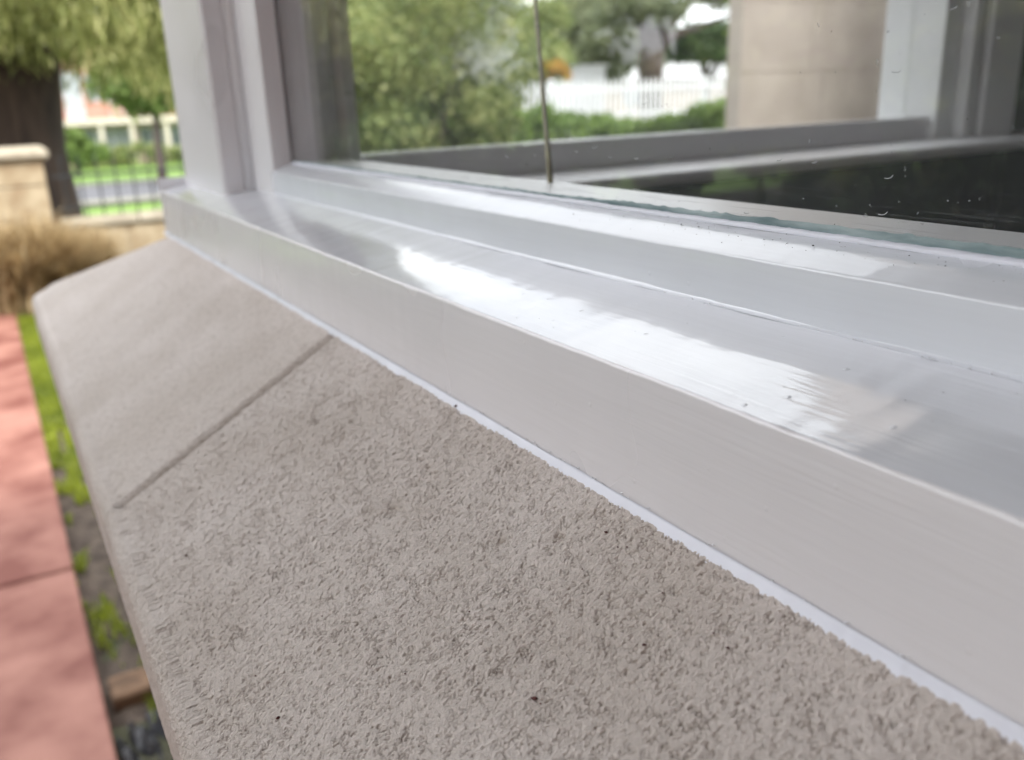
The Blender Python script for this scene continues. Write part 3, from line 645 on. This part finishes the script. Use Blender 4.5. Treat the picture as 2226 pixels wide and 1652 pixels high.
# ================================================================ the white timber window
wn = thing('bay_window', 'white gloss painted timber window with glazed front and side above the stone sill', 'window')
def sweep(name, prof, ys, m_, wob=.00018, parent=wn, seed=1, closed=True, smooth=True, wobx=None):
    """profile (x,z) swept along Y with slight hand-made waviness"""
    P_ = np.array(prof, float); n = len(P_); ys = np.asarray(ys, float)
    X = np.tile(P_[:, 0], (len(ys), 1)); Z = np.tile(P_[:, 1], (len(ys), 1)); Y = np.tile(ys[:, None], (1, n))
    cs = np.concatenate([[0], np.cumsum(np.hypot(*np.diff(P_, axis=0).T))])
    X = X+wob*2*(vnoise(Y*28, np.tile(cs*60, (len(ys), 1)), seed)-.5)+wob*(vnoise(Y*140, np.tile(cs*200, (len(ys), 1)), seed+3)-.5)
    Z = Z+wob*2*(vnoise(Y*25+9, np.tile(cs*60, (len(ys), 1)), seed+1)-.5)+wob*(vnoise(Y*160, np.tile(cs*200, (len(ys), 1)), seed+4)-.5)
    V = np.stack([X, Y, Z], -1).reshape(-1, 3); R = len(ys)
    k = np.arange(n) if closed else np.arange(n-1); kk = (k+1) % n
    i = np.arange(R-1)[:, None]*n
    F = np.stack([i+k, i+kk, i+n+kk, i+n+k], -1).reshape(-1, 4)
    o = np_mesh(name, V, F, m_, parent, smooth)
    if closed:
        import bmesh
        bm = bmesh.new(); bm.from_mesh(o.data); bm.verts.ensure_lookup_table()
        bm.faces.new([bm.verts[j] for j in range(n)]); bm.faces.new([bm.verts[(R-1)*n+j] for j in range(n)][::-1])
        bmesh.ops.recalc_face_normals(bm, faces=bm.faces); bm.to_mesh(o.data); bm.free(); 
        sharp(o)
    return o
def sharp(o, deg=42):
    try:
        o.data.shade_smooth(); 
        with bpy.context.temp_override(object=o, active_object=o, selected_objects=[o], selected_editable_objects=[o]): pass
        o.data.set_sharp_from_angle(angle=math.radians(deg))
    except Exception: pass
def arc(cx, cz, r, a0, a1, n=5): return [(cx+r*math.cos(math.radians(a0+(a1-a0)*k/n)), cz+r*math.sin(math.radians(a0+(a1-a0)*k/n))) for k in range(n+1)]
YD = np.concatenate([np.arange(-2.4, 0, .05), np.arange(0, .7, .0025), np.arange(.7, 1.0, .005)])
TS = math.tan(math.radians(10)); sillz = lambda x: -.0841+TS*(x-.1646)
SE_ = 1.05
sill_prof = [(.1646, -.140)]+[(.1646, -.118), (.1644, -.103)]+arc(.1646+.0016, -.0841-.0016+.0003, .0016, 180, 98)+[(.18, sillz(.18)), (.195, sillz(.195)-.0001), (.2104, sillz(.2104)), (.24, sillz(.24)), (.27, sillz(.27)), (.27, -.140)]
front_ys = np.concatenate([YD, [1.01, 1.03, SE_-.003, SE_]])
so = sweep('sill', sill_prof, front_ys, M_py, .0003, seed=3)
so.data.materials.append(M_fascia)
for p_ in so.data.polygons:
    if p_.center.z < -.0838 and p_.center.x < .1668: p_.material_index = 1
# side sill: same section turned round the corner (butted against the end of the front sill)
o = MB().prism([(SE_+.001, -.14), (SE_+.001, sillz(.24)), (SE_+.0012, -.0841), (SE_+.0014, -.14)], .1646, 1.3, 'x').build('sill_end', M_px, wn)
# bottom rail of the front sash
rail_prof = [(.2206, sillz(.2206)-.001), (.2204, -.066)]+arc(.2206+.0012, -.0554-.0012+.0002, .0012, 178, 112, 4)+[(.2300, -.0526), (.2396, -.0484), (.2404, -.0486), (.2404, -.0560), (.2446, -.0560), (.2446, -.0484), (.2455, -.0480), (.2470, -.0481), (.2470, -.0600), (.2470, sillz(.247)+.001)]
sweep('bottom_rail', rail_prof, YD[YD < .80], M_rail, .00022, seed=9)
fixn(MB().box(.2472, .290, -2.4, .7975, -.13, -.0483, .0015).build('inner_ledge', M_pin, wn))
# glass, its ragged putty edge and the scum line
gp = MB().box(.2406, .2444, -2.38, .797, -.0555, 1.195).build('glass_pane', M_glass, wn)
def strip(name, f0, f1, ys, m_, parent=wn):
    """ragged strip lying between two functions of y giving (x,z)"""
    V = []; n = 5
    for y in ys:
        a = Vector((f0(y)[0], y, f0(y)[1])); b = Vector((f1(y)[0], y, f1(y)[1])); md = (a+b)/2+Vector((-.0006, 0, .0005))
        V += [a, (a+md*1)/2+Vector((-.0002, 0, .0002)), md, (md+b)/2+Vector((-.0002, 0, .0002)), b]
    F = [(i*n+k, i*n+k+1, (i+1)*n+k+1, (i+1)*n+k) for i in range(len(ys)-1) for k in range(n-1)]
    return mesh_obj(name, V, F, m_, parent, True)
def v1(y, f, s): return float(vnoise(np.array([y*f]), np.array([s*3.7]), s)[0])
YF = list(np.arange(-.3, .79, .0016))
strip('putty_edge', lambda y: (.2384-.0005*v1(y, 50, 1), -.0491), lambda y: (.24025, -.0476+.0003*v1(y, 60, 2)+.0004*v1(y, 420, 3)), YF, M_caulk)
strip('scum_line', lambda y: (.24035, -.0482), lambda y: (.24045, -.0468+.0016*max(0, min(1, (.42-y)/.25))+.0006*v1(y, 40, 4)+.0010*v1(y, 330, 5)**2), YF, M_scum)
# fillet of caulk in the corner of sill and rail, and the heavy bead along the stone
V = []; n = 7
for y in YF:
    r_c = .0016+.0004*v1(y, 70, 6)
    for k in range(n):
        a = math.radians(-90+90*k/(n-1)); V.append((.2208-r_c+r_c*math.cos(a), y, sillz(.2206)+r_c+r_c*math.sin(a)-(.0003 if k == 0 else 0)))
mesh_obj('caulk_fillet', V, [(i*n+k, i*n+k+1, (i+1)*n+k+1, (i+1)*n+k) for i in range(len(YF)-1) for k in range(n-1)], M_rail, wn, True)
ysb = list(np.concatenate([np.arange(-.3, .7, .0011), np.arange(.7, SE_+.002, .004)]))
V = []; n = 8
for y in ysb:
    w_ = .0009+.0008*v1(y, 45, 8)+.0007*v1(y, 330, 9)+.0006*v1(y, 700, 10); top = -.1288+.0008*v1(y, 50, 11)
    for k in range(n):
        t = k/(n-1)
        if t < .5: a = t/.5; x = .1645-.0003-.0005*a*a; z = top-(top+.1294)*a
        else: a = (t-.5)/.5; x = .1637-(w_)*a; z = -.1294+(-.1300-.5774*(.1646-x)+.0003*(1-a)-.0004*a+.1294)*(a**.6)
        V.append((x, y, z))
mesh_obj('caulk_bead', V, [(i*n+k, i*n+k+1, (i+1)*n+k+1, (i+1)*n+k) for i in range(len(ysb)-1) for k in range(n-1)], M_caulk, wn, True)

# corner post, stile, bead
fixn(MB().box(.193, .289, .866, 1.044, -.09, 1.3, .0025).build('corner_post', M_pz, wn)); 
fixn(MB().prism([(.2206, .8655), (.2206, .828), (.2222, .818), (.2230, .806), (.2250, .8015), (.2405, .798), (.2405, .8655)], -.079, 1.2).build('stile', M_pz, wn))
fixn(MB().prism([(.2447, .798), (.272, .798), (.284, .801), (.2885, .806), (.2885, .8655), (.2447, .8655)], -.079, 1.2).build('stile', M_pz, wn))
q = [(.2203, .8655)]+[(.2203-.0075*math.sin(math.radians(a)), .8655-.010*math.cos(math.radians(a))) for a in range(0, 91, 15)][::-1]
fixn(MB().prism([(.2130, .8657)]+[(.2203-.0075*math.cos(math.radians(a)), .8655-.0105*math.sin(math.radians(a))) for a in range(0, 91, 15)]+[(.2203, .8657)], -.078, 1.2).build('bead', M_pz, wn, True))
# side sash: stiles, rail, glass, board
fixn(MB().prism([(.2895, .812), (.300, .808), (.312, .812), (.314, .820), (.314, .865), (.2895, .865)], -.078, 1.2).build('stile', M_pz, wn))
fixn(MB().box(.3145, 1.1645, .810, .847, -.125, -.0476, .0015).build('bottom_rail', M_px, wn))
fixn(MB().prism([(.8475, -.125), (.8475, -.052), (.855, -.052), (.897, -.064), (.897, -.125)], .3145, 1.1645, 'x').build('bottom_rail', M_px, wn))
MB().box(.3142, 1.1648, .8485, .8525, -.0515, 1.195).build('glass_pane', M_glass2, wn)
fixn(MB().box(1.165, 1.200, .799, .897, -.125, 1.2, .002).build('stile', M_wht, wn))
fixn(MB().box(1.2005, 1.362, .862, .915, -.14, 1.3, .003).build('corner_post', M_pz, wn))
fixn(MB().box(.27, 1.15, .865, SE_, -.14, -.085).build('sill', M_px, wn))
wb = MB().box(.2905, 2.2, .690, .8095, -.091, -.078, .003).build('window_board', M_pin, wn); fixn(wb)
for (a, b, y) in ((1.2005, 1.204, .806), (1.2045, 1.226, .782), (1.2265, 1.238, .800), (1.2385, 1.318, .778)):
    fixn(MB().box(a, b, y, .8095, -.0775, 1.2, .002).build('architrave', M_pin, wn))
# head of the window
MB().box(.193, .289, -2.4, .8655, 1.2, 1.32).build('head', M_px, wn); MB().box(.2895, 1.32, .79, .86, 1.2, 1.32).build('head', M_px, wn)

# ================================================================ eaves deepened for shade, roof and dim room behind the glass
rf = thing('deepened_roof', 'unseen tiled roof over the bay window, eave deepened to shade it', 'roof')
MB().box(-1.8, 5.3, -3.4, 1.35, 1.325, 1.36).build('shade_soffit', M_soffit, rf)  # out of view; carried far past the wall to shade the sill
MB().box(-1.86, 5.4, -3.5, 1.42, 1.362, 1.5).build('tiles', M_roof, rf)
wl = MB().box(-4, .16, -1.45, -1.3, GZ-.1, 1.324); tag(wl.build('shade_wall', M_brick), 'added wall behind the camera, out of view, shading the window reveals', 'wall')  # unseen wall, added to keep light off the post reveals
rm = thing('room', None, None); rm['kind'] = 'structure'
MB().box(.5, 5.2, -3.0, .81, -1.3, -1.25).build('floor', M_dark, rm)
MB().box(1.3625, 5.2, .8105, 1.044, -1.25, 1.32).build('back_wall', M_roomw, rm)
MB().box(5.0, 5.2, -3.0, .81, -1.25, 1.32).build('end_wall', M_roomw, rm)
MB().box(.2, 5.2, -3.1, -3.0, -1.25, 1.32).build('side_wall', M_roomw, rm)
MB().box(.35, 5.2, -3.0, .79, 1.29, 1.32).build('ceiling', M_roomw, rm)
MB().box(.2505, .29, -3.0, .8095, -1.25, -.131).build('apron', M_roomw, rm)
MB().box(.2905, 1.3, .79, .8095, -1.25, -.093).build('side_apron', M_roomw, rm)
se = thing('window_seat', 'very dark boarded seat inside the bay below the window boards', 'bench')
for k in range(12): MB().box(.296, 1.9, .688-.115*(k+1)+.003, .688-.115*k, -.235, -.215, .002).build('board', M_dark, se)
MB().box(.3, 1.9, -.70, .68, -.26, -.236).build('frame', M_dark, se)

# ================================================================ small things
c0 = Vector((.283, .4365, -.0485)); c1 = Vector((.404, .640, .078))
pts = [c0.lerp(c1, k/8) for k in range(9)]
pts.append(c1+(c1-c0)*.35)
tag(MB().tube(pts, [0.0017+.0002*math.sin(k*2.2) for k in range(10)], 10).build('garden_cane', M_cane, None, True), 'thin olive brown cane leaning inside the front glass', 'cane')

def on_stone(px, py):
    v = _r*(px-1112.5)+_u*(826-py)-_b*1900; s = (ZC-SL*XC)/(v.z-SL*v.x); return v*s
def crumb(mb, p, r, seed, sq=(1, 1, .6)):
    q = random.Random(seed); V = [Vector((math.cos(a)*sq[0]*q.uniform(.6, 1.2), math.sin(a)*sq[1]*q.uniform(.6, 1.2), q.uniform(-.2, .2)*sq[2]))*r+p for a in [k*math.pi*2/6 for k in range(6)]]
    V += [p+Vector((q.uniform(-.3, .3), q.uniform(-.3, .3), sq[2]))*r, p-Vector((0, 0, sq[2]))*r]
    mb.add(V, [(k, (k+1) % 6, 6) for k in range(6)]+[((k+1) % 6, k, 7) for k in range(6)])
for i, (px, py, r, lab) in enumerate(((992, 884, .0013, 'dark red grit crumb on the stone right beside the caulk line'), (1162, 1520, .0013, 'largest dark red grit crumb low on the near stone block'), (1400, 1403, .0007, 'small dark grit crumb right of the middle of the near stone block'),
        (1582, 1410, .0007, 'dark grit crumb on the stone farthest to the right'), (1317, 1158, .0007, 'small dark grit crumb in the middle of the near stone block'), (605, 1562, .0009, 'brown grit crumb near the bottom outer edge of the stone'), (405, 1208, .0007, 'dark crumb near the outer edge of the stone below the joint'))):
    m_ = MB(); crumb(m_, on_stone(px, py)+Vector((-.0001, 0, .0003)), r, i); fixn(tag(m_.build('grit_crumb', M_grit), lab, 'grit crumb', 'grit crumbs lying on the stone sill'))
m_ = MB()
for i, (px, py) in enumerate(((1342, 1190), (1362, 1190), (1550, 1377), (725, 1160), (530, 1503), (1102, 930), (555, 1470), (1265, 1238), (1115, 968), (1175, 1530), (880, 1465), (700, 1340), (1700, 1450), (1825, 1365), (1020, 1330), (1440, 1290), (640, 950), (1660, 1280))):
    crumb(m_, on_stone(px, py)+Vector((0, 0, .0002)), .00042, 40+i)
tag(m_.build('fine_grit', M_grit), 'scattered tiny dark grains over the stone', 'grit', kind='stuff')
# crumbs and flakes on the glazing bevel and sill
bev = lambda x: -.0552+(x-.2225)*(.0068/.0171)
m_ = MB(); m2 = MB()
for i in range(120):
    y = .13+.22*random.random()**1.2; x = .2255+.0125*random.random()**.5; crumb(m_ if i % 3 else m2, Vector((x, y, bev(x)+.0002)), random.uniform(.0001, .0003)*(1.7 if i % 17 == 0 else 1), 100+i)
for i in range(70):
    y = .08+.5*random.random(); x = .168+.05*random.random(); crumb(m2, Vector((x, y, sillz(x)+.0001)), random.uniform(.00012, .0003), 400+i)
for i in range(90):   # beads and pips along the sill corner and the fascia foot
    y = .1+.6*random.random(); crumb(m2, Vector((.2188, y, sillz(.2188)+.0006)), random.uniform(.0002, .0005), 600+i)
    y = .08+.5*random.random(); crumb(m2, Vector((.1643, y, -.1284+.0009*random.random())), random.uniform(.0002, .0006), 700+i)
tag(m_.build('dark_crumbs', M_debris), 'fine dark crumbs gathered along the glazing bevel', 'debris', kind='stuff')
tag(m2.build('paint_flakes', M_flake), 'tiny white paint flakes and pips on the painted sill and bevel', 'debris', kind='stuff')
# dried marks on the outside of the glass
m_ = MB()
for i in range(150):
    y = .12+.4*random.random(); z = -.045+.12*random.random()**2.2; p = Vector((.24052, y, z)); r = random.uniform(.0002, .0007)
    if i % 5 == 0:
        a0 = random.uniform(3.4, 4.2); n_ = 7; R = random.uniform(.0012, .003); V = []
        for k in range(n_):
            a = a0+k*.28; w2 = .00018; V += [p+Vector((0, math.cos(a)*(R-w2), math.sin(a)*(R-w2)*.7)), p+Vector((-.00012, math.cos(a)*(R+w2), math.sin(a)*(R+w2)*.7))]
        m_.add(V, [(2*k, 2*k+1, 2*k+3, 2*k+2) for k in range(n_-1)])
    else: crumb(m_, p, r*.6, 900+i, (.2, 1, .7))
tag(m_.build('glass_marks', M_spot), 'dried drips and dust specks on the outside of the glass', 'marks', kind='stuff')
